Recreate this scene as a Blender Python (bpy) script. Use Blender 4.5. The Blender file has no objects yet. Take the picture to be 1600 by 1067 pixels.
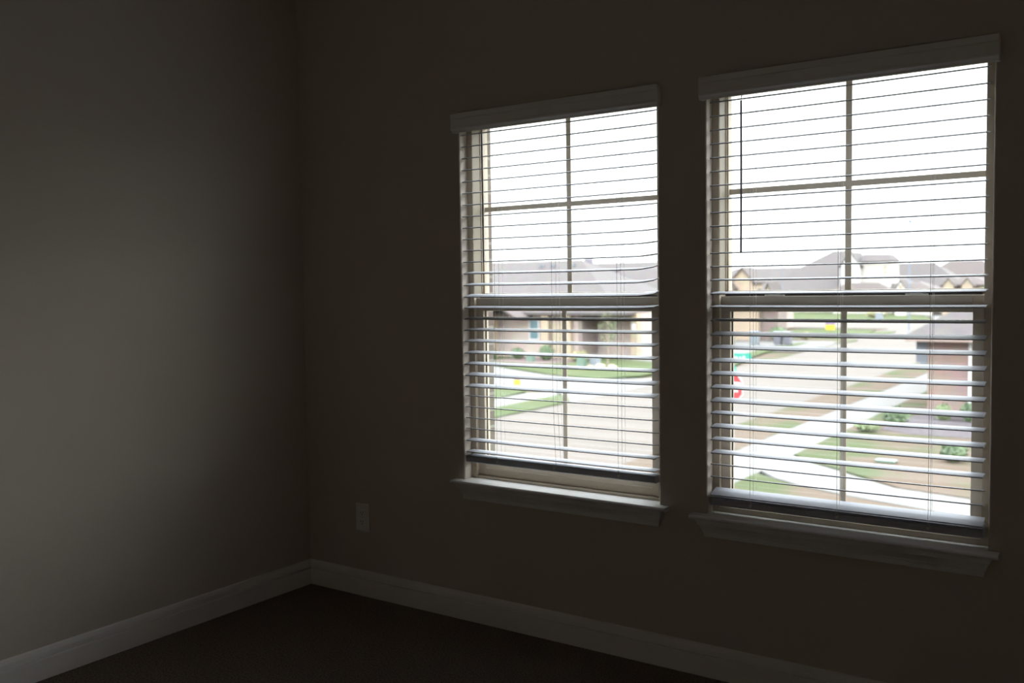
import bpy, bmesh, math, random
from mathutils import Vector, Matrix

random.seed(7)
S = bpy.context.scene
COL = S.collection

# ------------------------------------------------------------------ camera
CAM = (3.10809, -2.89445, 1.30467)
YAW, PITCH, ROLL, FPX = 0.603950, -0.0571089, -0.0143523, 1468.948
def cam_basis():
    cy, sy, cp, sp = math.cos(YAW), math.sin(YAW), math.cos(PITCH), math.sin(PITCH)
    f = Vector((-sy*cp, cy*cp, sp)); r = Vector((cy, sy, 0)); u = r.cross(f)
    c, s = math.cos(ROLL), math.sin(ROLL)
    return c*r + s*u, -s*r + c*u, f
cd = bpy.data.cameras.new('camera')
cam = bpy.data.objects.new('camera', cd); COL.objects.link(cam)
r_, u_, f_ = cam_basis()
cam.matrix_world = Matrix(((r_.x, u_.x, -f_.x, CAM[0]), (r_.y, u_.y, -f_.y, CAM[1]), (r_.z, u_.z, -f_.z, CAM[2]), (0, 0, 0, 1)))
cd.sensor_width = 36.0
cd.lens = FPX * 36.0 / 1600.0
cd.clip_start = 0.05; cd.clip_end = 2000
cd.dof.use_dof = True
cd.dof.focus_distance = 3.15
cd.dof.aperture_fstop = 3.1
S.camera = cam

# ------------------------------------------------------------------ overcast sky, exposure
SKY = 12.0
w = bpy.data.worlds.new('overcast_sky'); S.world = w; w.use_nodes = True
nt = w.node_tree; nt.nodes.clear()
out = nt.nodes.new('ShaderNodeOutputWorld'); bg = nt.nodes.new('ShaderNodeBackground')
tc = nt.nodes.new('ShaderNodeTexCoord'); sep = nt.nodes.new('ShaderNodeSeparateXYZ')
rmp = nt.nodes.new('ShaderNodeValToRGB')
# brightness climbs from the hazy horizon to the bright cloud deck overhead
e0, e1 = rmp.color_ramp.elements[0], rmp.color_ramp.elements[1]
e0.position = 0.0; e0.color = (0.245, 0.25, 0.255, 1)
e1.position = 1.0; e1.color = (0.66, 0.69, 0.74, 1)
for p_, c_ in ((0.19, (0.25, 0.255, 0.265)), (0.27, (0.96, 0.98, 1.01)), (0.50, (0.92, 0.94, 0.98))):
    e_ = rmp.color_ramp.elements.new(p_); e_.color = (*c_, 1)
noi = nt.nodes.new('ShaderNodeTexNoise'); noi.inputs['Scale'].default_value = 2.5; noi.inputs['Detail'].default_value = 4
mul = nt.nodes.new('ShaderNodeMath'); mul.operation = 'MULTIPLY_ADD'
mul.inputs[1].default_value = 0.25; mul.inputs[2].default_value = 0.9
mm = nt.nodes.new('ShaderNodeMath'); mm.operation = 'MULTIPLY'; mm.inputs[1].default_value = SKY
nt.links.new(tc.outputs['Generated'], sep.inputs[0]); nt.links.new(sep.outputs['Z'], rmp.inputs[0])
nt.links.new(tc.outputs['Generated'], noi.inputs['Vector']); nt.links.new(noi.outputs['Fac'], mul.inputs[0])
nt.links.new(mul.outputs[0], mm.inputs[0]); nt.links.new(mm.outputs[0], bg.inputs['Strength'])
nt.links.new(rmp.outputs[0], bg.inputs['Color']); nt.links.new(bg.outputs[0], out.inputs[0])

S.view_settings.view_transform = 'Standard'
S.view_settings.look = 'None'
S.view_settings.exposure = -0.08
S.view_settings.gamma = 1.0
S.view_settings.use_curve_mapping = False
S.cycles.max_bounces = 14
S.cycles.diffuse_bounces = 8
S.cycles.glossy_bounces = 6
S.cycles.transparent_max_bounces = 24
S.cycles.caustics_reflective = True

# ------------------------------------------------------------------ materials
MATS = {}
def mat(name, col, rough=0.8, metal=0.0, noise=None, bump=None, spec=None, coord='Object'):
    """col base colour; noise=(scale, colour2, detail, lo, hi) mixes a second colour; bump=(scale, strength, dist)."""
    m = bpy.data.materials.new(name); m.use_nodes = True; n = m.node_tree; b = n.nodes['Principled BSDF']
    b.inputs['Base Color'].default_value = (*col, 1); b.inputs['Roughness'].default_value = rough
    b.inputs['Metallic'].default_value = metal
    if spec is not None: b.inputs['Specular IOR Level'].default_value = spec
    t = n.nodes.new('ShaderNodeTexCoord')
    if noise is None: noise = (6.0, tuple(min(1, c*0.95) for c in col), 3, 0.3, 0.7)
    nz = n.nodes.new('ShaderNodeTexNoise'); nz.inputs['Scale'].default_value = noise[0]; nz.inputs['Detail'].default_value = noise[2]
    rp = n.nodes.new('ShaderNodeValToRGB')
    rp.color_ramp.elements[0].position = noise[3]; rp.color_ramp.elements[0].color = (*col, 1)
    rp.color_ramp.elements[1].position = noise[4]; rp.color_ramp.elements[1].color = (*noise[1], 1)
    n.links.new(t.outputs[coord], nz.inputs['Vector']); n.links.new(nz.outputs['Fac'], rp.inputs[0])
    n.links.new(rp.outputs[0], b.inputs['Base Color'])
    if bump:
        n2 = n.nodes.new('ShaderNodeTexNoise'); n2.inputs['Scale'].default_value = bump[0]; n2.inputs['Detail'].default_value = 3
        bp = n.nodes.new('ShaderNodeBump'); bp.inputs['Strength'].default_value = bump[1]; bp.inputs['Distance'].default_value = bump[2]
        n.links.new(t.outputs[coord], n2.inputs['Vector']); n.links.new(n2.outputs['Fac'], bp.inputs['Height'])
        n.links.new(bp.outputs[0], b.inputs['Normal'])
    MATS[name] = m; return m
def brick(name, c1, c2, mortar, scale=1.0, bw=0.2, bh=0.0675):
    m = bpy.data.materials.new(name); m.use_nodes = True; n = m.node_tree; b = n.nodes['Principled BSDF']
    b.inputs['Roughness'].default_value = 0.9
    t = n.nodes.new('ShaderNodeTexCoord'); sp = n.nodes.new('ShaderNodeSeparateXYZ'); ad = n.nodes.new('ShaderNodeMath')
    cb = n.nodes.new('ShaderNodeCombineXYZ'); br = n.nodes.new('ShaderNodeTexBrick')
    br.inputs['Color1'].default_value = (*c1, 1); br.inputs['Color2'].default_value = (*c2, 1); br.inputs['Mortar'].default_value = (*mortar, 1)
    br.inputs['Scale'].default_value = scale; br.inputs['Brick Width'].default_value = bw; br.inputs['Row Height'].default_value = bh
    br.inputs['Mortar Size'].default_value = 0.006; br.inputs['Mortar Smooth'].default_value = 0.1
    nz = n.nodes.new('ShaderNodeTexNoise'); nz.inputs['Scale'].default_value = 1.6; nz.inputs['Detail'].default_value = 5
    mx = n.nodes.new('ShaderNodeMix'); mx.data_type = 'RGBA'; mx.blend_type = 'MULTIPLY'; mx.inputs[0].default_value = 0.35
    bp = n.nodes.new('ShaderNodeBump'); bp.inputs['Strength'].default_value = 0.5; bp.inputs['Distance'].default_value = 0.01; bp.invert = True
    L = n.links
    L.new(t.outputs['Object'], sp.inputs[0]); L.new(sp.outputs['X'], ad.inputs[0]); L.new(sp.outputs['Y'], ad.inputs[1])
    L.new(ad.outputs[0], cb.inputs['X']); L.new(sp.outputs['Z'], cb.inputs['Y']); L.new(cb.outputs[0], br.inputs['Vector'])
    L.new(t.outputs['Object'], nz.inputs['Vector']); L.new(br.outputs['Color'], mx.inputs[6]); L.new(nz.outputs['Color'], mx.inputs[7])
    L.new(mx.outputs[2], b.inputs['Base Color']); L.new(br.outputs['Fac'], bp.inputs['Height']); L.new(bp.outputs[0], b.inputs['Normal'])
    MATS[name] = m; return m
def shingle(name, c1, c2):
    m = brick(name, c1, c2, tuple(c*0.85 for c in c1), 1.0, 0.45, 0.17); return m
def glassm(name):
    m = bpy.data.materials.new(name); m.use_nodes = True; n = m.node_tree; n.nodes.clear()
    o = n.nodes.new('ShaderNodeOutputMaterial'); tr = n.nodes.new('ShaderNodeBsdfTransparent'); gl = n.nodes.new('ShaderNodeBsdfGlossy')
    tr.inputs['Color'].default_value = (0.95, 0.97, 0.96, 1); gl.inputs['Roughness'].default_value = 0.0
    lw = n.nodes.new('ShaderNodeLayerWeight'); lw.inputs['Blend'].default_value = 0.5
    pw = n.nodes.new('ShaderNodeMath'); pw.operation = 'POWER'; pw.inputs[1].default_value = 5.0
    fr = n.nodes.new('ShaderNodeMath'); fr.operation = 'MULTIPLY_ADD'; fr.inputs[1].default_value = 0.9; fr.inputs[2].default_value = 0.04
    n.links.new(lw.outputs['Facing'], pw.inputs[0]); n.links.new(pw.outputs[0], fr.inputs[0]); mx = n.nodes.new('ShaderNodeMixShader')
    n.links.new(fr.outputs[0], mx.inputs[0]); n.links.new(tr.outputs[0], mx.inputs[1]); n.links.new(gl.outputs[0], mx.inputs[2])
    n.links.new(mx.outputs[0], o.inputs[0]); MATS[name] = m; return m

WALLC = (0.62, 0.55, 0.475)
mat('wall_paint', WALLC, 0.75, bump=(160, 0.25, 0.0012), noise=(3, (0.605, 0.535, 0.46), 2, .3, .7))
mat('ceiling_paint', (0.84, 0.79, 0.73), 0.9, bump=(90, 0.3, 0.002))
mat('carpet', (0.34, 0.27, 0.22), 1.0, noise=(140, (0.16, 0.125, 0.10), 6, .35, .65), bump=(260, 1.0, 0.008), spec=0.0)
mat('trim_paint', (0.86, 0.83, 0.79), 0.45)
mat('sill_paint', (0.85, 0.84, 0.82), 0.4)
mat('blind_skylit_white', (0.50, 0.515, 0.56), 0.6, spec=0.08)  # white dimmed below the valance's, with the sky's blue light tinted in
mat('valance_white', (0.86, 0.84, 0.80), 0.45)  # same white as the slats, kept lighter to brighten its dim face
mat('cord_white', (0.78, 0.77, 0.74), 0.8)
mat('wand_plastic', (0.55, 0.55, 0.60), 0.35)
mat('almond_vinyl', (0.56, 0.48, 0.37), 0.5)
mat('dimmed_vinyl', (0.27, 0.235, 0.175), 0.6)  # darker copy of the almond vinyl, shade put into the colour
mat('lock_metal', (0.60, 0.60, 0.53), 0.35)
mat('gasket', (0.05, 0.045, 0.04), 0.8)
mat('outlet_plastic', (0.86, 0.84, 0.80), 0.4)
mat('slot_dark', (0.03, 0.03, 0.03), 0.6)
mat('screw_metal', (0.6, 0.6, 0.58), 0.3, 1.0)
glassm('window_glass')
brick('own_brick', (0.135, 0.099, 0.086), (0.180, 0.149, 0.126), (0.247, 0.225, 0.203))
brick('nbr_brick', (0.229, 0.138, 0.114), (0.194, 0.143, 0.126), (0.240, 0.200, 0.177))
brick('pink_brick', (0.405, 0.318, 0.280), (0.347, 0.280, 0.251), (0.436, 0.376, 0.337))
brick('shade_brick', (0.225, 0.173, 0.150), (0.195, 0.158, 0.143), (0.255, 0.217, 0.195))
brick('tan_stone', (0.370, 0.287, 0.204), (0.319, 0.255, 0.191), (0.383, 0.332, 0.275), 1.0, 0.4, 0.2)
mat('tan_wall', (0.331, 0.259, 0.193), 0.9)
mat('cream_wall', (0.367, 0.344, 0.314), 0.9)
mat('white_wall', (0.459, 0.446, 0.433), 0.8)
mat('white_trim', (0.468, 0.462, 0.456), 0.6)
shingle('shingle_grey', (0.087, 0.074, 0.073), (0.076, 0.066, 0.064))
shingle('shingle_warm', (0.093, 0.074, 0.069), (0.079, 0.064, 0.060))
mat('fascia_brown', (0.216, 0.162, 0.140), 0.8)
mat('slate_siding', (0.117, 0.126, 0.144), 0.8)
mat('pane_teal', (0.090, 0.144, 0.162), 0.15)
mat('door_brown', (0.270, 0.225, 0.162), 0.6)
mat('road_concrete', (0.070, 0.055, 0.045), 0.9, noise=(0.35, (0.062, 0.051, 0.041), 6, .35, .65))
mat('walk_concrete', (0.103, 0.100, 0.094), 0.9, noise=(0.6, (0.094, 0.090, 0.085), 5, .35, .65))
mat('grass_green', (0.052, 0.071, 0.030), 1.0, noise=(0.5, (0.074, 0.083, 0.041), 6, .35, .7), bump=(30, .6, .05), spec=0.1)
mat('grass_dry', (0.091, 0.069, 0.052), 1.0, noise=(0.30, (0.054, 0.066, 0.031), 5, .46, .60), bump=(30, .6, .05), spec=0.1)
mat('mulch', (0.077, 0.063, 0.068), 1.0, noise=(6, (0.045, 0.036, 0.041), 5, .4, .6), bump=(20, 1, .05))
mat('mulch_red', (0.135, 0.090, 0.086), 1.0, noise=(6, (0.090, 0.068, 0.063), 5, .4, .6), bump=(20, 1, .05))
mat('leaf_dark', (0.054, 0.081, 0.041), 0.8, noise=(2, (0.081, 0.117, 0.054), 2, .4, .6))
mat('leaf_light', (0.096, 0.130, 0.058), 0.8, noise=(2, (0.124, 0.149, 0.076), 2, .4, .6))
mat('leaf_olive', (0.198, 0.171, 0.090), 0.8, noise=(2, (0.144, 0.144, 0.072), 2, .4, .6))
mat('bark', (0.22, 0.17, 0.14), 0.9)
mat('rock_tan', (0.300, 0.240, 0.168), 0.9)
mat('rock_white', (0.396, 0.384, 0.360), 0.9)
mat('stop_red', (0.372, 0.021, 0.027), 0.5)
mat('sign_white', (0.480, 0.480, 0.480), 0.5)
mat('sign_green', (0.012, 0.204, 0.150), 0.5)
mat('galvanised', (0.300, 0.312, 0.336), 0.4, 0.4)
mat('pole_hazed', (0.120, 0.162, 0.216), 0.6)  # haze and glare on the steel poles put into a pale blue
mat('bin_blue', (0.060, 0.180, 0.330), 0.5)
mat('bin_grey', (0.11, 0.11, 0.13), 0.6)
mat('box_green', (0.098, 0.149, 0.113), 0.6)
mat('box_grey', (0.16, 0.18, 0.20), 0.6)
mat('yellow_paint', (0.372, 0.312, 0.024), 0.6)
mat('purple_paint', (0.16, 0.11, 0.22), 0.6)
mat('chimney', (0.140, 0.133, 0.150), 0.9)
mat('awning_teal', (0.10, 0.26, 0.20), 0.8)

# ------------------------------------------------------------------ mesh helpers
class MB:
    def __init__(s): s.v = []; s.f = []; s.m = []
    def add(s, vs, fs, mi=0):
        o = len(s.v); s.v += [tuple(v) for v in vs]; s.f += [tuple(i+o for i in f) for f in fs]; s.m += [mi]*len(fs); return s
    def box(s, x0, x1, y0, y1, z0, z1, mi=0):
        return s.add([(x0,y0,z0),(x1,y0,z0),(x1,y1,z0),(x0,y1,z0),(x0,y0,z1),(x1,y0,z1),(x1,y1,z1),(x0,y1,z1)],
                     [(0,3,2,1),(4,5,6,7),(0,1,5,4),(1,2,6,5),(2,3,7,6),(3,0,4,7)], mi)
    def prism(s, poly, z0, z1, mi=0):
        n = len(poly)
        return s.add([(x,y,z0) for x,y in poly]+[(x,y,z1) for x,y in poly],
                     [tuple(range(n-1,-1,-1)), tuple(range(n,2*n))]+[(i,(i+1)%n,n+(i+1)%n,n+i) for i in range(n)], mi)
    def ext(s, prof, axis, a, b, mi=0):
        """profile of (p,q) extruded from a to b; axis x: (x,p,q); axis y: (p,y,q). a and b may be functions of the point."""
        n = len(prof); A = a if callable(a) else (lambda p,q: a); B = b if callable(b) else (lambda p,q: b)
        if axis == 'x': vs = [(A(p,q),p,q) for p,q in prof]+[(B(p,q),p,q) for p,q in prof]
        else: vs = [(p,A(p,q),q) for p,q in prof]+[(p,B(p,q),q) for p,q in prof]
        return s.add(vs, [tuple(range(n-1,-1,-1)), tuple(range(n,2*n))]+[(i,(i+1)%n,n+(i+1)%n,n+i) for i in range(n)], mi)
    def tube(s, pts, r, n=8, mi=0):
        P = [Vector(p) for p in pts]; R = r if isinstance(r, (list, tuple)) else [r]*len(P); rings = []
        for i, p in enumerate(P):
            d = (P[min(i+1,len(P)-1)]-P[max(i-1,0)]).normalized()
            a = d.orthogonal().normalized(); b = d.cross(a)
            if i:
                a = (pa - d*pa.dot(d)).normalized(); b = d.cross(a)
            pa = a
            rings.append([p+R[i]*(math.cos(2*math.pi*k/n)*a+math.sin(2*math.pi*k/n)*b) for k in range(n)])
        vs = [v for q in rings for v in q]; m = len(P)
        fs = [(i*n+k, i*n+(k+1)%n, (i+1)*n+(k+1)%n, (i+1)*n+k) for i in range(m-1) for k in range(n)]
        fs += [tuple(range(n-1,-1,-1)), tuple((m-1)*n+k for k in range(n))]
        return s.add(vs, fs, mi)
    def hip(s, x0, x1, y0, y1, z, pitch, mi=0, th=0.18, along=None):
        """hipped roof over a rectangle with a fascia of thickness th below the eave line"""
        w, d = x1-x0, y1-y0; h = min(w, d)/2; zt = z+h*pitch
        a = (x0+h, (y0+y1)/2, zt) if w >= d else ((x0+x1)/2, y0+h, zt)
        b = (x1-h, (y0+y1)/2, zt) if w >= d else ((x0+x1)/2, y1-h, zt)
        vs = [(x0,y0,z-th),(x1,y0,z-th),(x1,y1,z-th),(x0,y1,z-th),(x0,y0,z),(x1,y0,z),(x1,y1,z),(x0,y1,z),a,b]
        fs = [(0,3,2,1),(0,1,5,4),(1,2,6,5),(2,3,7,6),(3,0,4,7)]
        fs += [(4,5,9,8),(5,6,9),(6,7,8,9),(7,4,8)] if w >= d else [(4,5,8),(5,6,9,8),(6,7,9),(7,4,8,9)]
        return s.add(vs, fs, mi)
    def gable(s, x0, x1, y0, y1, z, zt, mi=0, th=0.15):
        """gable roof whose ridge runs along y"""
        xm = (x0+x1)/2
        prof = [(x0,z-th),(x0,z),(xm,zt),(x1,z),(x1,z-th),(xm,zt-th)]
        return s.add([(p,y0,q) for p,q in prof]+[(p,y1,q) for p,q in prof],
            [(5,4,3,2),(0,5,2,1),(8,9,10,11),(7,8,11,6)]+[(i,(i+1)%6,6+(i+1)%6,6+i) for i in range(6)], mi)
    def blob(s, c, r, mi=0, seg=10, jit=0.18, rnd=random):
        vs = []; fs = []; rings = seg//2+1
        for i in range(rings+1):
            th = math.pi*i/rings
            for k in range(seg):
                ph = 2*math.pi*k/seg; q = 1+jit*(rnd.random()-.5)*2
                vs.append((c[0]+r[0]*q*math.sin(th)*math.cos(ph), c[1]+r[1]*q*math.sin(th)*math.sin(ph), c[2]+r[2]*q*math.cos(th)))
        for i in range(rings):
            for k in range(seg): fs.append((i*seg+k, (i+1)*seg+k, (i+1)*seg+(k+1)%seg, i*seg+(k+1)%seg))
        return s.add(vs, fs, mi)
    def leaves(s, c, r, n, size, mi=0):
        for _ in range(n):
            while True:
                q = Vector((random.uniform(-1,1), random.uniform(-1,1), random.uniform(-1,1)))
                if 0.25 < q.length <= 1: break
            p = Vector((c[0]+q.x*r[0], c[1]+q.y*r[1], c[2]+q.z*r[2]))
            a = Vector((random.gauss(0,1), random.gauss(0,1), random.gauss(0,1))).normalized(); b = a.orthogonal().normalized()
            z = size*random.uniform(.6,1.3)
            s.add([p-a*z, p+b*z*.5, p+a*z, p-b*z*.5], [(0,1,2,3)], mi)
        return s
    def build(s, name, mats, parent=None, bevel=0, smooth=False, origin=None):
        me = bpy.data.meshes.new(name); 
        o3 = Vector(ORG.get(parent.name, (0,0,0))) if parent else Vector(origin or (0,0,0))
        me.from_pydata([tuple(Vector(v)-o3) for v in s.v], [], s.f)
        for m_ in (mats if isinstance(mats, (list, tuple)) else [mats]): me.materials.append(MATS[m_])
        for p, i in zip(me.polygons, s.m): p.material_index = i; p.use_smooth = smooth
        bm = bmesh.new(); bm.from_mesh(me); bmesh.ops.recalc_face_normals(bm, faces=bm.faces); bm.to_mesh(me); bm.free()
        me.update()
        o = bpy.data.objects.new(name, me); COL.objects.link(o)
        if parent: o.parent = parent; ORG[o.name] = tuple(o3)
        else: o.location = o3; ORG[o.name] = tuple(o3)
        if bevel:
            b = o.modifiers.new('bevel', 'BEVEL'); b.width = bevel; b.segments = 2; b.limit_method = 'ANGLE'; b.angle_limit = math.radians(40)
        return o
ORG = {}
def tag(o, label, cat=None, group=None, kind=None):
    if label: o['label'] = label
    if cat: o['category'] = cat
    if group: o['group'] = group
    if kind: o['kind'] = kind
    return o
def thing(name, loc, label, cat, group=None, kind=None):
    o = bpy.data.objects.new(name, None); COL.objects.link(o); o.location = loc; o.empty_display_size = .1
    ORG[o.name] = tuple(loc); return tag(o, label, cat, group, kind)
def boxo(name, m, dims, parent=None, bevel=0): return MB().box(*dims).build(name, m, parent, bevel)

# ------------------------------------------------------------------ room shell
RX, RY, RH = 4.25, -4.1, 2.74          # room: x 0..RX, y RY..0, height RH
WIN = [dict(x0=0.878, x1=1.713, stool=0.558, apron=0.484), dict(x0=1.887, x1=2.724, stool=0.549, apron=0.474)]
ZB, ZT = 0.545, 1.975
TW = 0.15                               # wall depth to the back of the window frames

def holed_wall(name, xs, zs, holes, y0, y1, m, bevel=0.0):
    bm = bmesh.new()
    def hole(i, k):
        cx, cz = (xs[i]+xs[i+1])/2, (zs[k]+zs[k+1])/2
        return any(a < cx < b and c < cz < d for a, b, c, d in holes)
    vv = {}
    def V(x, y, z):
        k = (round(x,5), round(y,5), round(z,5))
        if k not in vv: vv[k] = bm.verts.new((x,y,z))
        return vv[k]
    nx, nz = len(xs)-1, len(zs)-1
    for i in range(nx):
        for k in range(nz):
            if hole(i,k): continue
            a,b,c,d = xs[i],xs[i+1],zs[k],zs[k+1]
            bm.faces.new([V(a,y0,c),V(b,y0,c),V(b,y0,d),V(a,y0,d)])
            bm.faces.new([V(b,y1,c),V(a,y1,c),V(a,y1,d),V(b,y1,d)])
            for (di,dk,p,q) in ((-1,0,(a,c),(a,d)),(1,0,(b,d),(b,c)),(0,-1,(b,c),(a,c)),(0,1,(a,d),(b,d))):
                ii,kk = i+di,k+dk
                if not (0 <= ii < nx and 0 <= kk < nz) or hole(ii,kk):
                    bm.faces.new([V(p[0],y0,p[1]),V(q[0],y0,q[1]),V(q[0],y1,q[1]),V(p[0],y1,p[1])])
    bmesh.ops.recalc_face_normals(bm, faces=bm.faces)
    if bevel:
        es = []
        for e in bm.edges:
            v1, v2 = e.verts
            if abs(v1.co.y-y0) < 1e-6 and abs(v2.co.y-y0) < 1e-6:
                for a,b,c,d in holes:
                    mx, mz = (v1.co.x+v2.co.x)/2, (v1.co.z+v2.co.z)/2
                    if (min(abs(mx-a),abs(mx-b)) < 1e-5 and c-1e-5 < mz < d+1e-5) or (min(abs(mz-c),abs(mz-d)) < 1e-5 and a-1e-5 < mx < b+1e-5): es.append(e)
        bmesh.ops.bevel(bm, geom=es, offset=bevel, segments=4, profile=.5, affect='EDGES')
    me = bpy.data.meshes.new(name); bm.to_mesh(me); bm.free(); me.materials.append(MATS[m])
    o = bpy.data.objects.new(name, me); COL.objects.link(o); return o

holes = [(w_['x0'], w_['x1'], ZB, ZT) for w_ in WIN]
xs = [-0.12, WIN[0]['x0'], WIN[0]['x1'], WIN[1]['x0'], WIN[1]['x1'], RX+0.12]
tag(holed_wall('wall_front', xs, [0, ZB, ZT, RH], holes, 0.0, TW, 'wall_paint', 0.006), 'dark greige painted wall around the two windows', kind='structure')
tag(holed_wall('wall_exterior', xs, [-3.7, 0.52, ZT, 3.2], [(a,b,0.52,ZT) for a,b,_,_ in holes], TW+0.002, 0.205, 'own_brick'), 'brick outer face of the house wall seen in the window reveals', kind='structure')
tag(boxo('wall_left', 'wall_paint', (-0.12, 0, RY-0.12, 0, 0, RH)), 'plain greige wall with a soft patch of daylight', kind='structure')
tag(boxo('wall_right', 'wall_paint', (RX, RX+0.12, RY-0.12, 0, 0, RH)), None, kind='structure')
tag(boxo('wall_back', 'wall_paint', (0, RX, RY-0.12, RY, 0, RH)), None, kind='structure')
tag(boxo('floor', 'carpet', (-0.12, RX+0.12, RY-0.12, TW, -0.1, 0)), 'dark brown carpet floor', kind='structure')
tag(boxo('ceiling', 'ceiling_paint', (-0.12, RX+0.12, RY-0.12, TW, RH, RH+0.1)), None, kind='structure')

BB = [(0,0),(.0150,0),(.0150,.068),(.0142,.0705),(.0060,.0725),(.0060,.0765),(.0130,.0785),(.0122,.092),(.0085,.1035),(.004,.108),(0,.108)]
tag(MB().ext([(-p,q) for p,q in BB], 'x', lambda p,q: -p, lambda p,q: RX+p).build('baseboard_front', 'trim_paint'), 'off-white moulded baseboard under the windows', kind='structure')
tag(MB().ext(BB, 'y', lambda p,q: -p, lambda p,q: RY+p).build('baseboard_left', 'trim_paint'), 'off-white moulded baseboard along the left wall', kind='structure')
tag(MB().ext([(RX-p,q) for p,q in BB], 'y', lambda p,q: p-RX, lambda p,q: RY-(p-RX)).build('baseboard_right', 'trim_paint'), None, kind='structure')
tag(MB().ext([(RY+p,q) for p,q in BB], 'x', lambda p,q: p-RY, lambda p,q: RX-(p-RY)).build('baseboard_back', 'trim_paint'), None, kind='structure')

# ------------------------------------------------------------------ windows
def window(i, W):
    x0, x1, zs_ = W['x0'], W['x1'], W['stool']
    root = thing('window_%d' % i, (x0, 0, ZB), 'almond vinyl sash window %s' % ('nearest the room corner' if i == 1 else 'at the right of the wall'), kind='structure', cat=None)
    F = 0.025
    m = MB()
    m.box(x0, x0+F, .046, .0975, ZB, ZT); m.box(x1-F, x1, .046, .0975, ZB, ZT); m.box(x0, x0+.009, .0975, .142, ZB, ZT); m.box(x1-.009, x1, .0975, .142, ZB, ZT)
    m.box(x0+F, x1-F, .046, TW, ZT-F, ZT); m.box(x0+F, x1-F, .046, TW, ZB, ZB+.022)
    m.box(x0+F, x0+F+.004, .0965, .1005, 1.286, ZT-F); m.box(x1-F-.004, x1-F, .0965, .1005, 1.286, ZT-F)
    m.build('window_frame', 'almond_vinyl', root, 0.0012)
    boxo('jamb_dimming_plate', 'dimmed_vinyl', (x0+F, x0+F+.0008, .0485, .0955, 1.2668, ZT-F), root)  # added thin plates, darker than the frame to tone down bright jambs
    boxo('jamb_dimming_plate', 'dimmed_vinyl', (x1-F-.0008, x1-F, .0485, .0955, 1.2668, ZT-F), root)
    # upper sash (outer track)
    a, b = x0+.0095, x1-.0095; st = .0235
    m = MB(); zb, zt = 1.236, ZT-F
    m.box(a, a+st, .106, .138, zb, zt); m.box(b-st, b, .106, .138, zb, zt)
    m.box(a+st, b-st, .106, .138, zb, 1.284); m.box(a+st, b-st, .106, .138, zt-.022, zt)
    us = m.build('upper_sash', 'almond_vinyl', root, 0.0015)
    boxo('pane', 'window_glass', (a+st, b-st, .1195, .1235, 1.284, zt-.022), us)
    xm = (x0+x1)/2
    mu = MB(); mu.box(xm-.0095, xm+.0095, .1165, .1190, 1.284, zt-.022); mu.box(a+st, xm-.0095, .1165, .1190, 1.603, 1.621); mu.box(xm+.0095, b-st, .1165, .1190, 1.603, 1.621)
    mu.build('muntin', 'almond_vinyl', us)
    # lower sash (inner track)
    a, b = x0+F, x1-F; st = .031; zb = ZB+.024; m = MB()
    m.box(a, a+st, .062, .096, zb, 1.266); m.box(b-st, b, .062, .096, zb, 1.266)
    m.box(a+st, b-st, .060, .096, 1.216, 1.266)
    m.ext([(.062,zb),(.096,zb),(.096,.617),(.066,.617),(.066,.600),(.062,.597)], 'x', a+st, b-st)
    ls = m.build('lower_sash', 'almond_vinyl', root, 0.0015)
    boxo('pane', 'window_glass', (a+st, b-st, .0785, .0825, .617, 1.216), ls)
    boxo('muntin', 'almond_vinyl', (xm-.0085, xm+.0085, .0735, .0780, .617, 1.216), ls)
    g = MB(); g.box(a+st, b-st, .075, .0765, .6175, .6205); g.box(a+st, a+st+.004, .076, .078, .6205, 1.216)
    g.build('glazing_bead', 'gasket', ls)
    boxo('weatherstrip', 'gasket', (a+.012, b-.012, .070, .104, 1.2663, 1.2725), root)
    for lx in (x0+.205, x1-.205):
        l = MB(); l.box(lx-.034, lx+.030, .0635, .085, 1.2662, 1.2705)
        l.ext([(.067,1.2705),(.083,1.2705),(.080,1.2785),(.070,1.2785)], 'x', lx-.022, lx+.014)
        l.tube([(lx+.004,.075,1.2760),(lx+.022,.070,1.2762),(lx+.032,.064,1.2740)], [.0035,.003,.0022], 8)
        l.build('sash_lock', 'lock_metal', root, 0.0006)
    # stool and apron
    xc = xm if i == 1 else xm-.008; hw = .458; t = .0145
    m = MB(); yf = -.046
    prof = [(-.0005,zs_),(yf+.006,zs_),(yf+.0015,zs_-.003),(yf,zs_-t/2),(yf+.0015,zs_-t+.003),(yf+.006,zs_-t),(-.0005,zs_-t)]
    m.ext(prof, 'x', xc-hw, xc+hw)
    m.box(x0+.0005, x1-.0005, -.0005, .0625, zs_-t, zs_)
    m.build('window_sill', 'sill_paint', root)
    za, zb = zs_-t, W['apron']; h = za-zb
    sec = [(0,-.034,.440),(.10,-.034,.440),(.12,-.030,.437),(.30,-.028,.435),(.34,-.024,.431),(.62,-.015,.424),(.70,-.014,.423),(.74,-.011,.420),(1,-.010,.419)]
    vs = []; fs = []
    for (q, y, hh) in sec:
        z = za-q*h; vs += [(xc-hh, -.0003, z), (xc-hh, y, z), (xc+hh, y, z), (xc+hh, -.0003, z)]
    for k in range(len(sec)-1):
        o = 4*k
        for j in range(4): fs.append((o+j, o+(j+1)%4, o+4+(j+1)%4, o+4+j))
    fs += [(0,1,2,3), tuple(4*(len(sec)-1)+j for j in (3,2,1,0))]
    MB().add(vs, fs).build('window_apron', 'sill_paint', root)
for i, W in enumerate(WIN): window(i+1, W)

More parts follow.
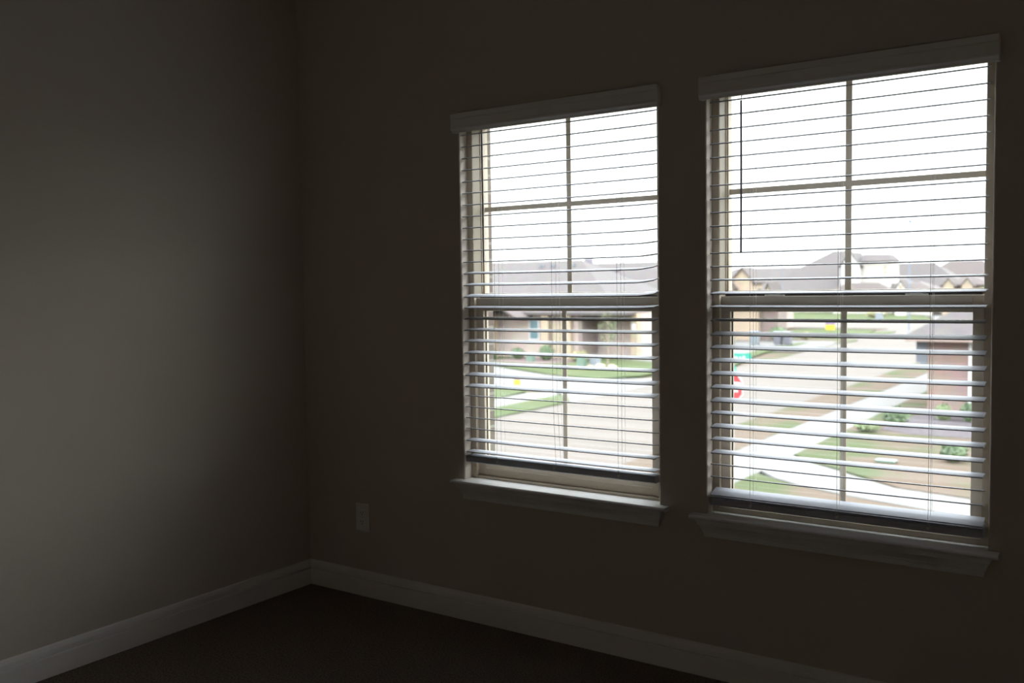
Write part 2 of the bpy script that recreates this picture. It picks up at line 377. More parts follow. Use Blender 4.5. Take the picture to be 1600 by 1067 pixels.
# ------------------------------------------------------------------ blinds
PIT = 0.0437
SL1 = [.0108,.0100,.0092,.0085,.0077,.0069,.0062,.0054,.0047,.0039,.0032,.0024,.0071,.0084,.0106,.0067,.0071,.0064,.0066,.0060,.0060,.0085,.0078,-.0065,-.0072,-.0080,-.0087,.0024,.0016]
Z1 = [1.8934,1.8486,1.8039,1.7590,1.7147,1.6700,1.6254,1.5811,1.5372,1.4930,1.4493,1.4058,1.3635,1.3193,1.2757,1.2315,1.1889,1.1457,1.1025,1.0575,1.0142,.9714,.9274,.8859,.8424,.7993,.7570,.7148,.6702]
SL2 = [.0107,.0099,.0091,.0084,.0076,.0068,.0061,.0053,.0046,.0038,.0031,.0023,.0016,.0042,.0063,.0048,.0056,.0095,.0088,.0090,.0079,.0074,.0091,.0038,.0063,.0035,.0040,-.0096,-.0103]
Z2 = [1.8937,1.8485,1.8042,1.7600,1.7155,1.6709,1.6263,1.5822,1.5383,1.4945,1.4512,1.4073,1.3632,1.3207,1.2775,1.2337,1.1905,1.1456,1.1023,1.0586,1.0155,.9717,.9276,.8855,.8420,.7990,.7556,.7124,.6708]
def slat(xa, xb, zc, tilt, curl=0.0, sag=0.0, y0=-.0055, y1=.0440, th=.0032):
    n = 26; vs = []; fs = []
    sec = [(0,-.3),(.012,-.5),(.5,-.5),(.988,-.5),(1,-.3),(1,.3),(.988,.5),(.5,.5),(.012,.5),(0,.3)]
    L = math.hypot(y1-y0, tilt)
    for k in range(n+1):
        t = k/n; x = xa+(xb-xa)*t; dz = sag*math.sin(math.pi*t)
        e = max(0, (x-(xb-.055))/.055); dz += curl*e*e*(3-2*e)
        for u, v in sec:
            vs.append((x, y0+(y1-y0)*u, zc+tilt*(u-.5)+v*th+.0012*(1-(2*u-1)**2)+dz))
    m = len(sec)
    for k in range(n):
        for j in range(m): fs.append((k*m+j, (k+1)*m+j, (k+1)*m+(j+1)%m, k*m+(j+1)%m))
    fs += [tuple(range(m)), tuple(n*m+j for j in range(m-1,-1,-1))]
    return MB().add(vs, fs)

def blind(idx, W, zs, tl, ladders, wandx, rail, label):
    x0, x1 = W['x0'], W['x1']; xc = (x0+x1)/2; hw = .432; sw = .4045
    root = thing('window_blind', (xc, 0, 1.93), label, 'blind', 'white slatted blinds over the windows')
    P = [(-.0355,1.968),(-.0355,1.950),(-.0340,1.947),(-.0340,1.919),(-.0355,1.916),(-.0355,1.910),(-.0290,1.9035),(-.0260,1.897),(-.0215,1.897),(-.0215,1.968)]
    m = MB(); m.ext(P, 'x', xc-hw, xc+hw)
    for sx in (-1, 1):
        e = xc+sx*hw; m.box(min(e, e-sx*.010), max(e, e-sx*.010), -.0215, -.0006, 1.899, 1.968)
    m.build('valance', 'valance_white', root, 0.0006)
    boxo('headrail', 'blind_skylit_white', (xc-.405, xc+.405, -.012, .042, 1.918, 1.955), root, .001)
    for k, (z, t) in enumerate(zip(zs, tl)):
        curl = 0
        if idx == 0: curl = {8:.0015, 9:.003, 10:.0045, 11:.006, 12:.0075, 13:.0075, 14:.006, 15:.003, 7:.001}.get(k, 0)
        sag = -.0006 if k % 3 else -.0012
        slat(xc-sw, xc+sw, z, t, curl, sag).build('slat', 'blind_skylit_white', root, smooth=False)
    zr0, zr1, rt = rail
    if idx == 1:       # slats resting on the lowered rail
        slat(xc-sw, xc+sw, .6225, .0165).build('slat', 'blind_skylit_white', root)
        slat(xc-sw, xc+sw, .6115, .0070).build('slat', 'blind_skylit_white', root)
    m = MB(); y0, y1 = -.0065, .0450
    m.ext([(y0,zr0+.003),(y0+.003,zr0),(y1-.003,zr0+rt),(y1,zr0+.003+rt),(y1,zr1-.003+rt),(y1-.003,zr1+rt),(y0+.003,zr1),(y0,zr1-.003)], 'x', xc-sw-.001, xc+sw+.001)
    br = m.build('bottom_rail', 'blind_skylit_white', root, .0008)
    for x in ladders:
        z0 = zr1-.001
        wob = (-.006 if idx == 0 and abs(x-1.293) < .01 else 0)
        for nm, yy, dx in (('ladder_cord', -.0075, 0), ('lift_cord', .019, .0012), ('ladder_cord', .0462, 0)):
            pts = []
            for s_ in range(15):
                t = s_/14; z = 1.92+(z0-1.92)*t
                pts.append((x+dx+(-wob if t > .8 else 0)*(t-.8)*8*(1 if nm == 'ladder_cord' else 1.4), yy, z))
            MB().tube(pts, .00062, 5).build(nm, 'cord_white', root)
        b = MB().tube([(x-.004,-.0072,zr0+(zr1-zr0)*.75),(x-.002,-.0095,zr1+.0015),(x+.003,-.009,zr1+.003),(x+.006,-.0075,zr0+(zr1-zr0)*.6)], .0011, 6)
        b.tube([(x,-.0062,(zr0+zr1)/2),(x,-.0088,(zr0+zr1)/2)], .0045, 10)
        b.build('cord_plug', 'cord_white', root)
    wd = MB(); wd.tube([(wandx,-.0185,1.882),(wandx+.0005,-.0185,1.65),(wandx-.0005,-.0185,1.409)], .0036 if idx else .0030, 6)
    wd.tube([(wandx,-.0185,1.409),(wandx,-.0185,1.405)], [.0046,.0040], 8)
    wn = wd.build('tilt_wand', 'wand_plastic', root)
    MB().tube([(wandx,-.0185,1.884),(wandx,-.017,1.893),(wandx+.001,-.012,1.900),(wandx,-.008,1.916)], .0016, 6).build('wand_hook', 'cord_white', wn)
blind(0, WIN[0], Z1, SL1, (1.040, 1.294, 1.560), 1.000, (.629, .655, 0.0), 'white slatted blind on the left window, its bottom rail hanging clear of the sill')
blind(1, WIN[1], Z2, SL2, (2.036, 2.309, 2.568), 2.011, (.581, .604, 0.002), 'white slatted blind on the right window, lowered with slats stacked on its bottom rail')

# ------------------------------------------------------------------ outlet
def outlet():
    cx, cz, hw, hh = .327, .3375, .037, .0595
    root = thing('wall_outlet', (cx, 0, cz-hh), 'small white duplex electrical outlet on the wall below and left of the windows', 'outlet')
    MB().box(cx-hw, cx+hw, -.0055, -.0003, cz-hh, cz+hh).build('cover_plate', 'outlet_plastic', root, .002)
    for dz in (.0195, -.0195):
        pts = []
        for k in range(24):
            a = 2*math.pi*k/24; x = max(-.0165, min(.0165, .0185*math.cos(a))); z = .0145*math.sin(a); pts.append((cx+x, cz+dz+z))
        r = MB().add([(x,-.0075,z) for x,z in pts]+[(x,-.0050,z) for x,z in pts], [tuple(range(24)), tuple(range(47,23,-1))]+[(i,(i+1)%24,24+(i+1)%24,24+i) for i in range(24)]).build('receptacle', 'outlet_plastic', root)
        s = MB(); s.box(cx-.0075,cx-.0050,-.0079,-.0073,cz+dz-.002,cz+dz+.006); s.box(cx+.0050,cx+.0075,-.0079,-.0073,cz+dz-.001,cz+dz+.006)
        s.tube([(cx,-.0079,cz+dz-.008),(cx,-.0073,cz+dz-.008)], .0026, 10)
        s.build('socket_slot', 'slot_dark', r)
    MB().tube([(cx,-.0068,cz),(cx,-.0050,cz)], .0030, 12).build('screw', 'screw_metal', root)
outlet()

# ================================================================== outside, ground floor level
G = -3.7
def ground(name, poly, m, z, label, th=.06):
    return tag(MB().prism(poly, z-th, z).build(name, m), label, kind='structure')
R = lambda x0,x1,y0,y1: [(x0,y0),(x1,y0),(x1,y1),(x0,y1)]
ground('ground', R(-260,160,.25,420), 'grass_dry', G-.10, 'dry tan ground of the housing estate', .3)
ground('street', [(-18.0,.3),(-9.2,.3),(-9.2,98),(-9.2,126),(-21,126),(-21,98),(-19.4,80),(-18.0,60),(-18.3,50),(-18.0,43)], 'road_concrete', G-.03, 'pale concrete street running away between the lots')
ground('cross_street', R(-9.2,70,101,126), 'road_concrete', G-.03, 'far cross street beyond the neighbouring house')
ground('cross_street', R(-85,-21,104,126), 'road_concrete', G-.03, 'far cross street on the left of the junction')
ground('side_street', [(-75,36.2),(-22.9,36.0),(-20.2,34.9),(-18.02,31.8),(-18.02,46),(-20.0,43.0),(-22,41.4),(-26,42.6),(-32,46),(-75,58)], 'walk_concrete', G-.025, 'bright concrete side street leaving to the left')
# kerbside grass
ground('grass_strip', [(-18.0,6),(-18.0,32.0),(-19.0,33.6),(-19.75,34.0),(-19.7,29),(-19.5,6)], 'grass_green', G+.03, 'green grass strip between far sidewalk and street')
ground('sidewalk', [(-19.5,6),(-19.7,29),(-19.75,34),(-20.6,35.0),(-21.5,34.0),(-21.4,30.5),(-21.2,6)], 'walk_concrete', G+.02, 'white sidewalk across the street')
ground('corner_lawn', [(-60,6),(-21.2,6),(-21.4,30.8),(-22.0,34.6),(-23.0,35.7),(-60,35.9)], 'grass_green', G+.03, 'green corner lawn across the street')
ground('house_lawn', [(-60,55),(-32,46.2),(-26,42.8),(-22,41.6),(-20.6,44),(-20.6,52.5),(-24.5,53.0),(-31.5,55.5),(-36,60),(-60,60)], 'grass_green', G+.03, 'bright green front lawn of the brick corner house')
ground('driveway', [(-20.7,53),(-24.6,53.1),(-31.4,55.7),(-31.4,66),(-20.9,66)], 'walk_concrete', G+.02, 'white driveway beside the brick corner house')
ground('kerb_grass', [(-18.3,47),(-18.3,52),(-19.8,58.5),(-20.9,66),(-21,76),(-21.9,76),(-21.9,66.2),(-20.6,53),(-20.4,47)], 'grass_green', G+.035, 'narrow kerb grass wedge beyond the street sign')
ground('tan_driveway', R(-36,-18.9,66.2,79) , 'walk_concrete', G+.02, 'wide white driveway of the tan house')
ground('yard_island', [(-29.6,88),(-22,86),(-20.4,92),(-21.4,100),(-29,101)], 'grass_green', G+.03, 'small green yard with the yellow marker')
ground('verge_patch', [(-20.6,90),(-19.3,88.5),(-18.4,93),(-19.0,98),(-20.4,97)], 'grass_green', G+.03, 'small green verge patch at the street edge')
ground('verge_patch', [(-19.5,77.2),(-19.0,76.7),(-18.3,80),(-18.9,83)], 'grass_green', G+.03, 'tiny green verge patch near the driveway')
ground('far_lawn', [(-75,128),(-21.5,128),(-24.5,143),(-36,160),(-75,165)], 'grass_green', G+.03, 'far green lawn across the junction')
ground('far_drive', [(-24.2,143),(-20.8,128),(-6,128),(-6,165),(-34,165)], 'walk_concrete', G+.02, 'far white driveway across the junction')
# near side
ground('near_grass_strip', [(-9.2,3),(-9.2,98),(-7.3,98),(-7.3,3)], 'grass_dry', G+.03, 'grass strip between near sidewalk and street')
ground('near_sidewalk', [(-7.3,3),(-7.3,98),(-5.6,98),(-5.6,3)], 'walk_concrete', G+.02, 'near white sidewalk along the street')
ground('front_walk', [(-5.6,24.0),(-4.9,23.2),(-4,22.5),(-2.1,20.9),(-.3,20.5),(14,20.4),(14,18.7),(-.5,18.8),(-2.8,19.5),(-4.2,20.1),(-5.0,20.7),(-5.6,21.4)], 'walk_concrete', G+.025, 'white curving walk across the near lawn')
ground('neighbour_lawn', [(-5.6,24.2),(-4.8,23.3),(-3.9,22.65),(-2.0,21.0),(-.3,20.65),(14,20.55),(14,98),(-5.6,98)], 'grass_dry', G+.03, 'patchy brown and green lawn in front of the neighbouring brick house')
ground('near_lawn', [(-5.6,3),(14,3),(14,18.6),(-.5,18.7),(-2.9,19.4),(-4.3,20.0),(-5.6,21.0)], 'grass_dry', G+.03, 'patchy lawn at the foot of this house')
ground('mulch_bed', [(-4.6,30.2),(-3.6,29.6),(4,29.6),(4,34.9),(-4.1,34.9),(-4.6,33)], 'mulch', G+.05, 'dark mulch bed along the neighbouring brick house')
ground('mulch_bed', [(-34.5,48.9),(-30.2,48.2),(-28.8,50.0),(-28.9,52.9),(-34.5,52.9)], 'mulch_red', G+.05, 'reddish mulch bed before the corner house')

def win_part(root, x0, x1, z0, z1, y, fw=.08, pane='pane_teal', frame='white_trim'):
    m = MB(); m.box(x0-fw,x1+fw,y-.06,y+.02,z0-fw,z0); m.box(x0-fw,x1+fw,y-.06,y+.02,z1,z1+fw); m.box(x0-fw,x0,y-.06,y+.02,z0,z1); m.box(x1,x1+fw,y-.06,y+.02,z0,z1)
    m.box(x0,x1,y-.05,y+.01,(z0+z1)/2-.04,(z0+z1)/2+.04)
    f = m.build('window', frame, root); boxo('pane', pane, (x0,x1,y-.02,y+.01,z0,z1), f); return f

# brick corner house beyond the side street
H = thing('corner_house', (-34, 58, G), 'pinkish brick corner house with grey hipped roof and teal window, behind the green lawn', 'house')
m = MB(); m.box(-52,-29.9,53,66,G,-.55); m.build('wall', 'pink_brick', H)
m = MB(); m.box(-29.88,-26.2,55.2,66,G,-.55); m.build('garage_wall', 'pink_brick', H)
m = MB(); m.box(-29.9,-29.6,53.02,55.2,G,-.55); m.build('side_wall', 'shade_brick', H)  # side face in a darker copy of the brick, shade painted in
m = MB(); m.hip(-52.6,-26.3,52.4,66.6,-.45,.535); rf = m.build('roof', 'shingle_grey', H)
for (x, y) in ((-36.4,58.6),(-35.4,58.6),(-33.6,58.6)):
    z = -.45+(y-52.4)*.535
    MB().box(x-.17,x+.17,y-.15,y+.15,z-.05,z+.18).build('roof_vent', 'slate_siding', rf)
win_part(H, -33.85, -33.15, -2.35, -1.0, 52.98)
boxo('porch_column', 'tan_stone', (-32.7,-32.1,52.6,53,G,-.55), H); boxo('front_door', 'door_brown', (-32.0,-31.1,52.9,53,G,-1.2), H)
boxo('porch_column', 'tan_stone', (-31.0,-30.3,52.6,53,G,-.55), H)
c = boxo('entry_column', 'tan_stone', (-36.9,-36.1,51.4,52.2,G,-.85), H)
MB().box(-36.75,-36.45,51.25,51.4,-1.9,-1.35).build('wall_lamp', 'sign_white', c)
MB().gable(-37.6,-33.6,50.8,53,-.75,.35).build('porch_roof', 'shingle_warm', H)
c = boxo('garage_column', 'tan_stone', (-26.7,-26.2,54.6,55.19,G,-.55), H)
MB().box(-26.55,-26.3,54.45,54.6,-1.75,-1.25).build('wall_lamp', 'sign_white', c)
# grey house behind it
H = thing('grey_roofed_house', (-44, 77, G), 'house with a long grey roof and dark chimney behind the brick corner house', 'house')
MB().box(-55,-35.7,71,83,G,-.4).box(-35.68,-32.6,71,76.5,G,-.35).build('wall', 'pink_brick', H)
rf = MB().hip(-55.6,-35.0,70,84,-.3,.55).ext([(70,-.3),(84,-.3),(77,3.53)],'x',-42.5,-34.6).ext([(70,-.3),(76.9,-.3),(76.9,3.47)],'x',-42.5,-31.8).build('roof', 'shingle_grey', H)
boxo('chimney', 'chimney', (-39.6,-38.95,70.6,71.1,-.2,3.85), H)
for (x, y) in ((-42.6,75.6),(-38.9,75.6),(-38.6,72.6),(-37.9,72.6)):
    z = -.3+(y-70)*.56; MB().box(x-.2,x+.2,y-.15,y+.15,z-.05,z+.2).build('roof_vent', 'slate_siding', rf)

# tan garage house at the left of the right window
H = thing('tan_garage_house', (-30, 82, G), 'tan house with small stone gables above the street name sign', 'house')
MB().box(-33.6,-26.2,78,82,G,-.3).build('wall', 'tan_wall', H)
MB().box(-26.18,-24.6,78.6,81,G,-.6).build('brick_wing', 'shade_brick', H)
MB().hip(-34.2,-24.2,77.2,83.4,-.2,.42).build('roof', 'shingle_grey', H)
for (x, w_, zt, y) in ((-27.75,.95,2.85,78.2),(-29.3,.95,2.3,77.6)):
    g = MB().add([(x-w_,y,-.1),(x+w_,y,-.1),(x+w_,y,zt-1.15),(x,y,zt-.1),(x-w_,y,zt-1.15)]+[(x-w_,y+2.6,-.1),(x+w_,y+2.6,-.1),(x+w_,y+2.6,zt-1.15),(x,y+2.6,zt-.1),(x-w_,y+2.6,zt-1.15)],
        [(0,1,2,3,4),(9,8,7,6,5)]+[(i,(i+1)%5,5+(i+1)%5,5+i) for i in range(5)]).build('gable', 'tan_stone', H)
    MB().gable(x-w_-.25,x+w_+.25,y-.2,y+2.7,zt-1.35,zt).build('gable_roof', 'shingle_warm', g)
    boxo('gable_vent', 'door_brown', (x-.22,x+.22,y-.04,y,zt-1.4,zt-.8), g)

# large two-storey grey roofed house
H = thing('two_storey_house', (-45, 170, G), 'white gabled two-storey house rising above wide grey roofs in the right window', 'house')
MB().box(-69,-33,160.5,173,G,.0).build('wall', 'cream_wall', H)
MB().hip(-70,-42,158.6,173.8,.1,.545).build('roof', 'shingle_grey', H)
MB().hip(-56.4,-31.6,158.5,180.5,.1,.632).build('main_roof', 'shingle_grey', H)
x0, x1 = -41.0, -37.9; xm = (x0+x1)/2
up = MB().add([(x0,158,G),(x1,158,G),(x1,158,4.2),(xm,158,6.2),(x0,158,4.2)]+[(x0,165,G),(x1,165,G),(x1,165,4.2),(xm,165,6.2),(x0,165,4.2)],
    [(0,1,2,3,4),(9,8,7,6,5)]+[(i,(i+1)%5,5+(i+1)%5,5+i) for i in range(5)]).build('gable_wall', 'white_wall', H)
MB().gable(x0-.35,x1+.35,157.7,165,4.0,6.45).build('gable_roof', 'shingle_grey', up)
win_part(H, -39.9, -39.0, 2.2, 4.0, 157.98, pane='door_brown')
MB().box(-37.88,-33.3,159,165,G,4.8).build('upper_wall', 'cream_wall', H)
MB().add([(-37.9,158.4,4.8),(-32.9,158.4,4.8),(-32.9,165.6,4.8),(-37.9,165.6,4.8),(-37.9,160.6,6.05),(-33.9,160.6,5.95),(-33.9,163.4,5.95),(-37.9,163.4,6.05)],
    [(0,1,5,4),(1,2,6,5),(2,3,7,6),(3,0,4,7),(4,5,6,7),(0,3,2,1)]).build('wing_roof', 'shingle_grey', H)
win_part(H, -34.4, -33.8, 2.6, 4.1, 158.98, pane='door_brown')
MB().hip(-41.6,-32.0,153.0,157.6,-.1,.62).build('porch_roof', 'shingle_warm', H)
MB().box(-41,-32.6,153.6,157.4,G,-.25).build('porch_wall', 'cream_wall', H)

def small_house(label, xc, y, hw, ze, zr, wallm, roofm, gx=None, gw=1.0, gz=1.4, gm='tan_stone', name='small_house', dep=12):
    """one-storey house: walls, hipped roof whose crest is zr, and a front gable"""
    H = thing(name, (xc, y+dep/2, G), label, 'house', 'one-storey houses in the distance')
    MB().box(xc-hw,xc+hw,y,y+dep,G,ze-.1).build('wall', wallm, H)
    h = min(hw+.6, dep/2+.6); MB().hip(xc-hw-.6,xc+hw+.6,y-.6,y+dep+.6,ze,(zr-ze)/h).build('roof', roofm, H)
    for gx_ in (gx or []):
        yy = y-1.6
        g = MB().add([(gx_-gw,yy,G),(gx_+gw,yy,G),(gx_+gw,yy,ze),(gx_,yy,gz-.12),(gx_-gw,yy,ze)]+[(gx_-gw,y+2,G),(gx_+gw,y+2,G),(gx_+gw,y+2,ze),(gx_,y+2,gz-.12),(gx_-gw,y+2,ze)],
            [(0,1,2,3,4),(9,8,7,6,5)]+[(i,(i+1)%5,5+(i+1)%5,5+i) for i in range(5)]).build('gable', gm, H)
        MB().gable(gx_-gw-.25,gx_+gw+.25,yy-.2,y+2,ze-.2,gz).build('gable_roof', 'shingle_warm', g)
        boxo('gable_vent', 'door_brown', (gx_-.25,gx_+.25,yy-.04,yy,ze+.15,ze+.75), g)
    return H
small_house('low grey-roofed house with one small orange stone gable, before the two-storey house', -37.5, 99.5, 5.9, -.6, .9, 'pink_brick', 'shingle_grey', [-32.3], .7, 1.5, dep=5)
small_house('far cream house with a long grey roof right of the two-storey house', -37.0, 184, 10.6, .3, 4.95, 'cream_wall', 'shingle_grey', [-42.4], 1.3, 2.2, dep=12)
small_house('distant house with white gable under a grey roof, middle of the far row', -27.4, 148, 2.6, .1, 1.4, 'cream_wall', 'shingle_warm', [-29.0], .75, 1.65, 'white_wall', dep=8)
small_house('tan house with two small gables, lowest at the right end of the far row', -20.2, 148, 3.0, .8, 2.2, 'tan_wall', 'shingle_warm', [-22.4,-19.9], .75, 1.85, dep=8)
small_house('farthest tall brown-roofed house rising behind the right end of the far row', -29.6, 200, 10.0, .0, 5.5, 'tan_wall', 'shingle_warm', [-31.4,-28.5], 1.3, 1.6, dep=14)

# neighbouring brick house on the right
H = thing('neighbour_house', (3, 44, G), 'reddish brick neighbouring house with grey hipped roof at the right of the right window', 'house')
MB().box(-4.05,9,35,52,G,-.86).build('wall', 'nbr_brick', H)
MB().hip(-4.68,9.6,34.4,52.6,-.66,.65,th=.16).build('roof', 'shingle_grey', H)
MB().box(-4.72,9.64,34.34,52.64,-.90,-.70).build('fascia', 'fascia_brown', H)
m = MB(); m.box(-4.47,-4.06,35.05,38.5,-1.74,-.91); m.box(-4.33,-4.06,35.05,38.5,-1.86,-1.74); m.build('porch_beam', 'slate_siding', H)
m = MB(); m.box(-2.64,-2.53,34.9,35,G+.3,-.9); m.build('downspout', 'white_trim', H)
win_part(H, -2.3, -1.2, -2.6, -1.2, 34.98)

# ------------------------------------------------------------------ street furniture
def stop_sign():
    px, py = -5.80, 19.9
    root = thing('stop_sign', (px, py, G), 'red octagonal stop sign on a pole, partly hidden by the right window frame', 'sign')
    MB().tube([(px,py,G),(px,py,-.35)], .03, 8).build('pole', 'galvanised', root)
    ang = math.radians(-25); ax = Vector((math.cos(ang), math.sin(ang), 0)); nr = Vector((math.sin(ang), -math.cos(ang), 0))
    c = Vector((px, py, -1.30))+nr*.035
    def octo(r, d, name, m, par):
        vs = []; 
        for off in (0, .006):
            for k in range(8):
                a = math.pi/8+k*math.pi/4; vs.append(c+nr*(d+off)+ax*r*math.cos(a)+Vector((0,0,r*math.sin(a))))
        return MB().add(vs, [tuple(range(8)), tuple(range(15,7,-1))]+[(i,(i+1)%8,8+(i+1)%8,8+i) for i in range(8)]).build(name, m, par)
    face = octo(.405, 0, 'sign_face', 'sign_white', root)
    red = octo(.382, .007, 'red_panel', 'stop_red', face)
    M = Matrix(((ax.x,0,nr.x,0),(ax.y,0,nr.y,0),(ax.z,1,nr.z,0),(0,0,0,1)))
    for ch, off in zip('STOP', (-.235, -.085, .080, .240)):
        cu = bpy.data.curves.new('letter_outline', 'FONT'); cu.body = ch; cu.size = .36; cu.align_x = 'CENTER'; cu.align_y = 'CENTER'; cu.extrude = .002; cu.offset = .007
        t = bpy.data.objects.new('letter_outline', cu); COL.objects.link(t)
        me = bpy.data.meshes.new_from_object(t.evaluated_get(bpy.context.evaluated_depsgraph_get()))
        COL.objects.unlink(t); bpy.data.objects.remove(t)
        me.transform(Matrix.Translation((off*1.02, 0, 0))); me.materials.clear(); me.materials.append(MATS['sign_white'])
        o = bpy.data.objects.new('letter', me); COL.objects.link(o); o.parent = red
        M2 = M.copy(); M2.translation = c+nr*.016-Vector((px,py,G)); o.matrix_local = M2
    for (z, a2, ln, o) in ((-.55, math.radians(12), .92, 0), (-.86, math.radians(-52), .74, 0)):
        ax2 = Vector((math.cos(a2), math.sin(a2), 0)); n2 = Vector((math.sin(a2), -math.cos(a2), 0)); cc = Vector((px, py, z))
        vs = []
        for off in (-.004, .004):
            for (u, v) in ((-ln/2,-.115),(ln/2-.02,-.115),(ln/2,-.09),(ln/2,.09),(ln/2-.02,.115),(-ln/2,.115)): vs.append(cc+n2*(off+.036)+ax2*u+Vector((0,0,v)))
        bl = MB().add(vs, [(0,1,2,3,4,5),(11,10,9,8,7,6)]+[(i,(i+1)%6,6+(i+1)%6,6+i) for i in range(6)]).build('street_name_blade', 'sign_green', root)
        # raised lettering as one jagged strip
        top = []; u = -ln/2+.08
        for k_, wd_ in enumerate((.10,.05,.08,.07,.10,.05,.07,.08)):
            if u+wd_ > ln/2-.05: break
            hh = .05 if k_ % 3 == 0 else .03
            top += [(u,hh),(u+wd_*.7,hh),(u+wd_*.7,-.03),(u+wd_+.02,-.03)]; u += wd_+.03
        poly = [(-ln/2+.08,-.05)]+[(top[-1][0],-.05)]+top[::-1]
        vs = [cc+n2*(.0405+o_)+ax2*a_+Vector((0,0,b_)) for o_ in (0,.002) for a_,b_ in poly]; n_ = len(poly)
        MB().add(vs, [tuple(range(n_)), tuple(range(2*n_-1,n_-1,-1))]+[(i,(i+1)%n_,n_+(i+1)%n_,n_+i) for i in range(n_)]).build('blade_lettering', 'sign_white', bl)
stop_sign()

def pole(name, x, y, h, r, label, arm=None):
    root = thing(name, (x, y, G), label, 'pole', 'tall pale poles on the skyline')
    MB().tube([(x,y,G),(x,y,G+h)], [r, r*.7], 8).build('shaft', 'pole_hazed', root)
    MB().tube([(x,y,G),(x,y,G+.5)], r*1.6, 8).build('base', 'galvanised', root)
    if arm: MB().box(x-arm,x+arm,y-.08,y+.08,G+h-.3,G+h-.1).build('crossarm', 'pole_hazed', root)
pole('utility_pole', -46.0, 90, 22.4, .13, 'thickest pale blue pole, standing tall in the left window')
pole('utility_pole', -16.1, 90, 10.8, .06, 'thin pale pole above the roofs at the right of the right window', .3)
pole('utility_pole', -29.7, 95, 9.2, .03, 'faintest thin pale pole, left half of the right window')

def bin_(name, x, y, body, lid, label):
    root = thing(name, (x, y, G+.02), label, 'bin', 'wheeled bins at the kerb'); z = G+.02
    MB().add([(x-.24,y-.28,z+.08),(x+.24,y-.28,z+.08),(x+.24,y+.28,z+.08),(x-.24,y+.28,z+.08),(x-.33,y-.36,z+1.0),(x+.33,y-.36,z+1.0),(x+.33,y+.36,z+1.0),(x-.33,y+.36,z+1.0)],
        [(0,3,2,1),(4,5,6,7),(0,1,5,4),(1,2,6,5),(2,3,7,6),(3,0,4,7)]).build('body', body, root, .01)
    MB().ext([(y-.40,z+1.0),(y+.38,z+1.0),(y+.38,z+1.09),(y,z+1.14),(y-.40,z+1.06)], 'x', x-.35, x+.35).build('lid', lid, root)
    for s_ in (-1, 1): MB().tube([(x+s_*.2,y+.3,z+.1),(x+s_*.27,y+.3,z+.1)], .1, 12).build('wheel', 'slot_dark', root)
    MB().tube([(x-.28,y+.4,z+.98),(x+.28,y+.4,z+.98)], .02, 6).build('handle', body, root)
bin_('wheeled_bin', -24.1, 71.4, 'box_grey', 'bin_blue', 'dark wheeled bin with blue lid on the tan house driveway')
bin_('wheeled_bin', -22.35, 72.0, 'bin_grey', 'bin_grey', 'left one of two dark grey bins side by side on the driveway')
bin_('wheeled_bin', -21.65, 72.2, 'bin_grey', 'bin_grey', 'right one of two dark grey bins side by side on the driveway')

def util_box(name, x, y, w_, d, h, m, label, cat='utility box'):
    root = thing(name, (x, y, G+.03), label, cat); z = G+.03
    MB().box(x-w_/2,x+w_/2,y-d/2,y+d/2,z,z+h*.88).build('body', m, root, .02)
    MB().box(x-w_/2-.02,x+w_/2+.02,y-d/2-.02,y+d/2+.02,z+h*.88,z+h).build('lid', m, root, .02)
util_box('utility_box', -25.9, 46.6, .46, .46, .78, 'box_green', 'pale green utility box on the bright lawn beside the dark one')
util_box('utility_box', -25.3, 47.2, .55, .5, .72, 'box_grey', 'dark grey utility box just right of the pale green one')
util_box('utility_box', -27.6, 127.6, .9, .6, 1.0, 'box_grey', 'far grey utility box on the distant lawn')
util_box('utility_box', -31.6, 49.6, .5, .4, .5, 'box_green', 'small pale utility box at the edge of the mulch bed')
util_box('meter_lid', -3.05, 24.2, .5, .32, .07, 'box_green', 'flat pale green ground lid in the near brown lawn', 'utility lid')

def marker(x, y, w_, h, label):
    root = thing('yard_sign', (x, y, G+.03), label, 'sign', 'yellow markers'); z = G+.03
    MB().box(x-w_/2,x+w_/2,y-.03,y+.03,z+.08,z+h*.68).build('yellow_panel', 'yellow_paint', root)
    MB().box(x-w_/2,x+w_/2,y-.03,y+.03,z+h*.68+.001,z+h).build('purple_panel', 'purple_paint', root)
    for s_ in (-1, 1): MB().box(x+s_*w_*.4-.02,x+s_*w_*.4+.02,y-.02,y+.02,z-.02,z+.08).build('stake', 'galvanised', root)
marker(-23.45, 36.0, .38, .52, 'small yellow and purple yard sign by the bright side street')
marker(-25.3, 97.0, 1.0, .95, 'yellow sign in the small yard beyond the bins')

def rock(x, y, r, m, label, group):
    o = MB().blob((x,y,G+.03+r*.45), (r, r*.9, r*.6), seg=9, jit=.14).build('rock', m, origin=(x,y,G)); tag(o, label, 'rock', group)
for k, (x, y, r) in enumerate(((-25.0,46.1,.26),(-24.55,46.5,.33),(-24.0,46.9,.28),(-23.6,46.6,.22))):
    rock(x, y, r, 'rock_tan', ['tan rock nearest the dark utility box','largest tan rock in the lawn row','third tan rock from the utility box','last and smallest tan rock of the lawn row'][k], 'tan rocks on the lawn')
for k, (x, y, r) in enumerate(((-28.1,67.5,.38),(-26.9,67.5,.32),(-25.9,67.5,.34))):
    rock(x, y, r, 'rock_white', ['left white rock in front of the dark hedge','middle white rock in front of the dark hedge','right white rock in front of the dark hedge'][k], 'white rocks by the hedge')

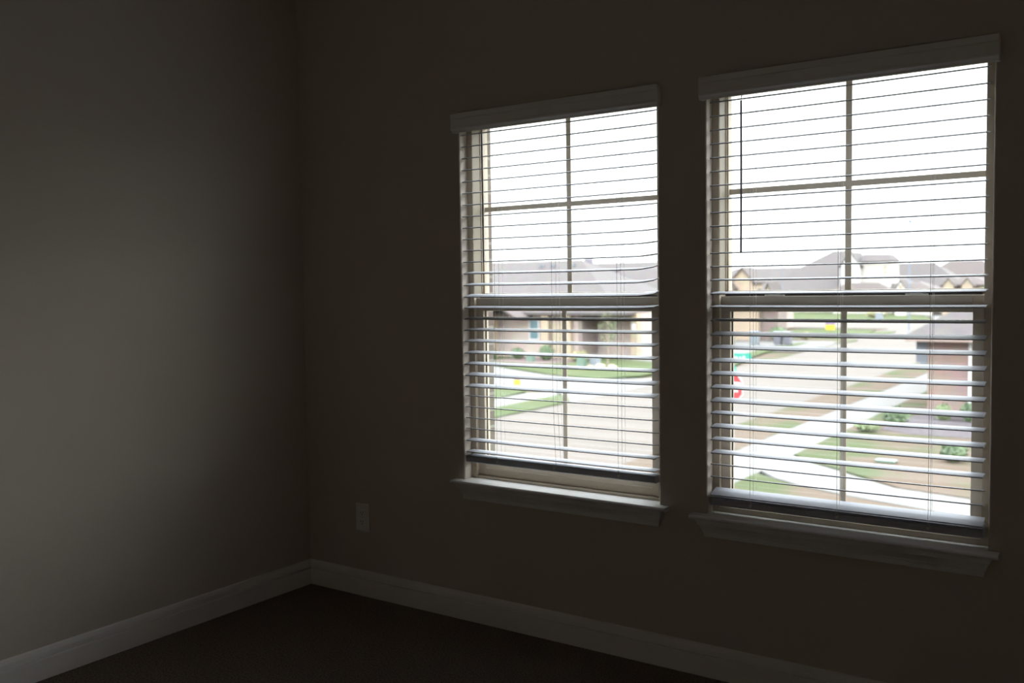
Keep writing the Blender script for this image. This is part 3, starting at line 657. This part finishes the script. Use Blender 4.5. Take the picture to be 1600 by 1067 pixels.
def shrub(name, x, y, r, h, m, label, group=None, n=260, z=G+.04):
    o = MB().blob((x,y,z+h*.48), (r*.8,r*.8,h*.45), seg=10, jit=.12).leaves((x,y,z+h*.5), (r,r,h*.52), n, .07+.03*r).build(name, m, origin=(x,y,z))
    return tag(o, label, 'shrub', group)
g = 'shrubs by the houses'
shrub('shrub', -33.6, 51.0, .55, .8, 'leaf_dark', 'dark shrub under the teal window of the corner house', g)
shrub('shrub', -31.2, 50.9, .6, 1.1, 'leaf_dark', 'tall dark shrub by the tan columns of the corner house', g)
shrub('shrub', -28.9, 51.4, .75, .7, 'leaf_olive', 'olive brown low shrub at the corner house side wall', g)
shrub('shrub', -35.4, 50.2, .6, .7, 'leaf_dark', 'green shrub at the left end of the corner house bed', g)
shrub('shrub', -4.35, 31.4, .45, .65, 'leaf_dark', 'dark green shrub at the corner of the neighbouring house bed', g)
shrub('shrub', -4.9, 29.6, .40, .35, 'leaf_light', 'low pale green plant in the brown lawn', g)
shrub('shrub', -3.2, 33.4, .30, .6, 'leaf_light', 'small light green shrub against the neighbouring brick wall', g)
shrub('shrub', -2.35, 33.4, .33, .7, 'leaf_dark', 'dark shrub below the white downspout', g)
shrub('shrub', -1.5, 25.2, .35, .5, 'leaf_dark', 'dark shrub at the far right of the near lawn', g)
shrub('shrub', -24.1, 77.2, .9, 1.3, 'leaf_dark', 'dark bush at the corner of the tan garage house', g)
shrub('shrub', -22.7, 80.4, .6, .7, 'leaf_olive', 'brownish bush right of the tan garage house', g)
shrub('shrub', -30.0, 136, 1.6, 1.1, 'leaf_olive', 'far brown shrub bed across the junction', g)
tag(MB().box(-28.9,-24.9,68.0,69.1,G,G+1.0).leaves((-26.9,68.5,G+.78), (2.2,.8,.55), 700, .1).build('hedge', 'leaf_dark', origin=(-26.9,68.5,G)), 'long dark clipped hedge behind the white rocks', 'hedge')

def sapling(x, y, h, label):
    root = thing('sapling', (x, y, G), label, 'tree')
    m = MB(); m.tube([(x,y,G-.02),(x+.03,y,G+h*.45),(x-.02,y,G+h*.9)], [.05,.035,.012], 7)
    for k in range(9):
        z = G+h*(.38+.055*k); a = k*2.3; l = .55*(1-.05*k)
        m.tube([(x,y,z),(x+l*.6*math.cos(a),y+l*.6*math.sin(a),z+.25),(x+l*math.cos(a),y+l*math.sin(a),z+.5)], [.015,.01,.004], 5)
    m.build('trunk', 'bark', root)
    m = MB(); m.leaves((x,y,G+h*.66), (.62,.62,h*.36), 170, .075); m.build('foliage', 'leaf_light', root)
sapling(-25.4, 49.0, 3.5, 'thin young tree with sparse pale leaves on the corner house lawn')
def far_tree(x, y, h, r, m, label):
    root = thing('tree', (x, y, G), label, 'tree')
    MB().tube([(x,y,G-.05),(x,y,G+h*.5)], [.15,.1], 7).build('trunk', 'bark', root)
    MB().blob((x,y,G+h*.66), (r*.7,r*.7,h*.28), jit=.2).leaves((x,y,G+h*.66), (r,r,h*.36), 600, .22).build('foliage', m, root)
far_tree(-16.4, 142, 4.4, 1.5, 'leaf_light', 'pale green small tree at the right end of the far row')
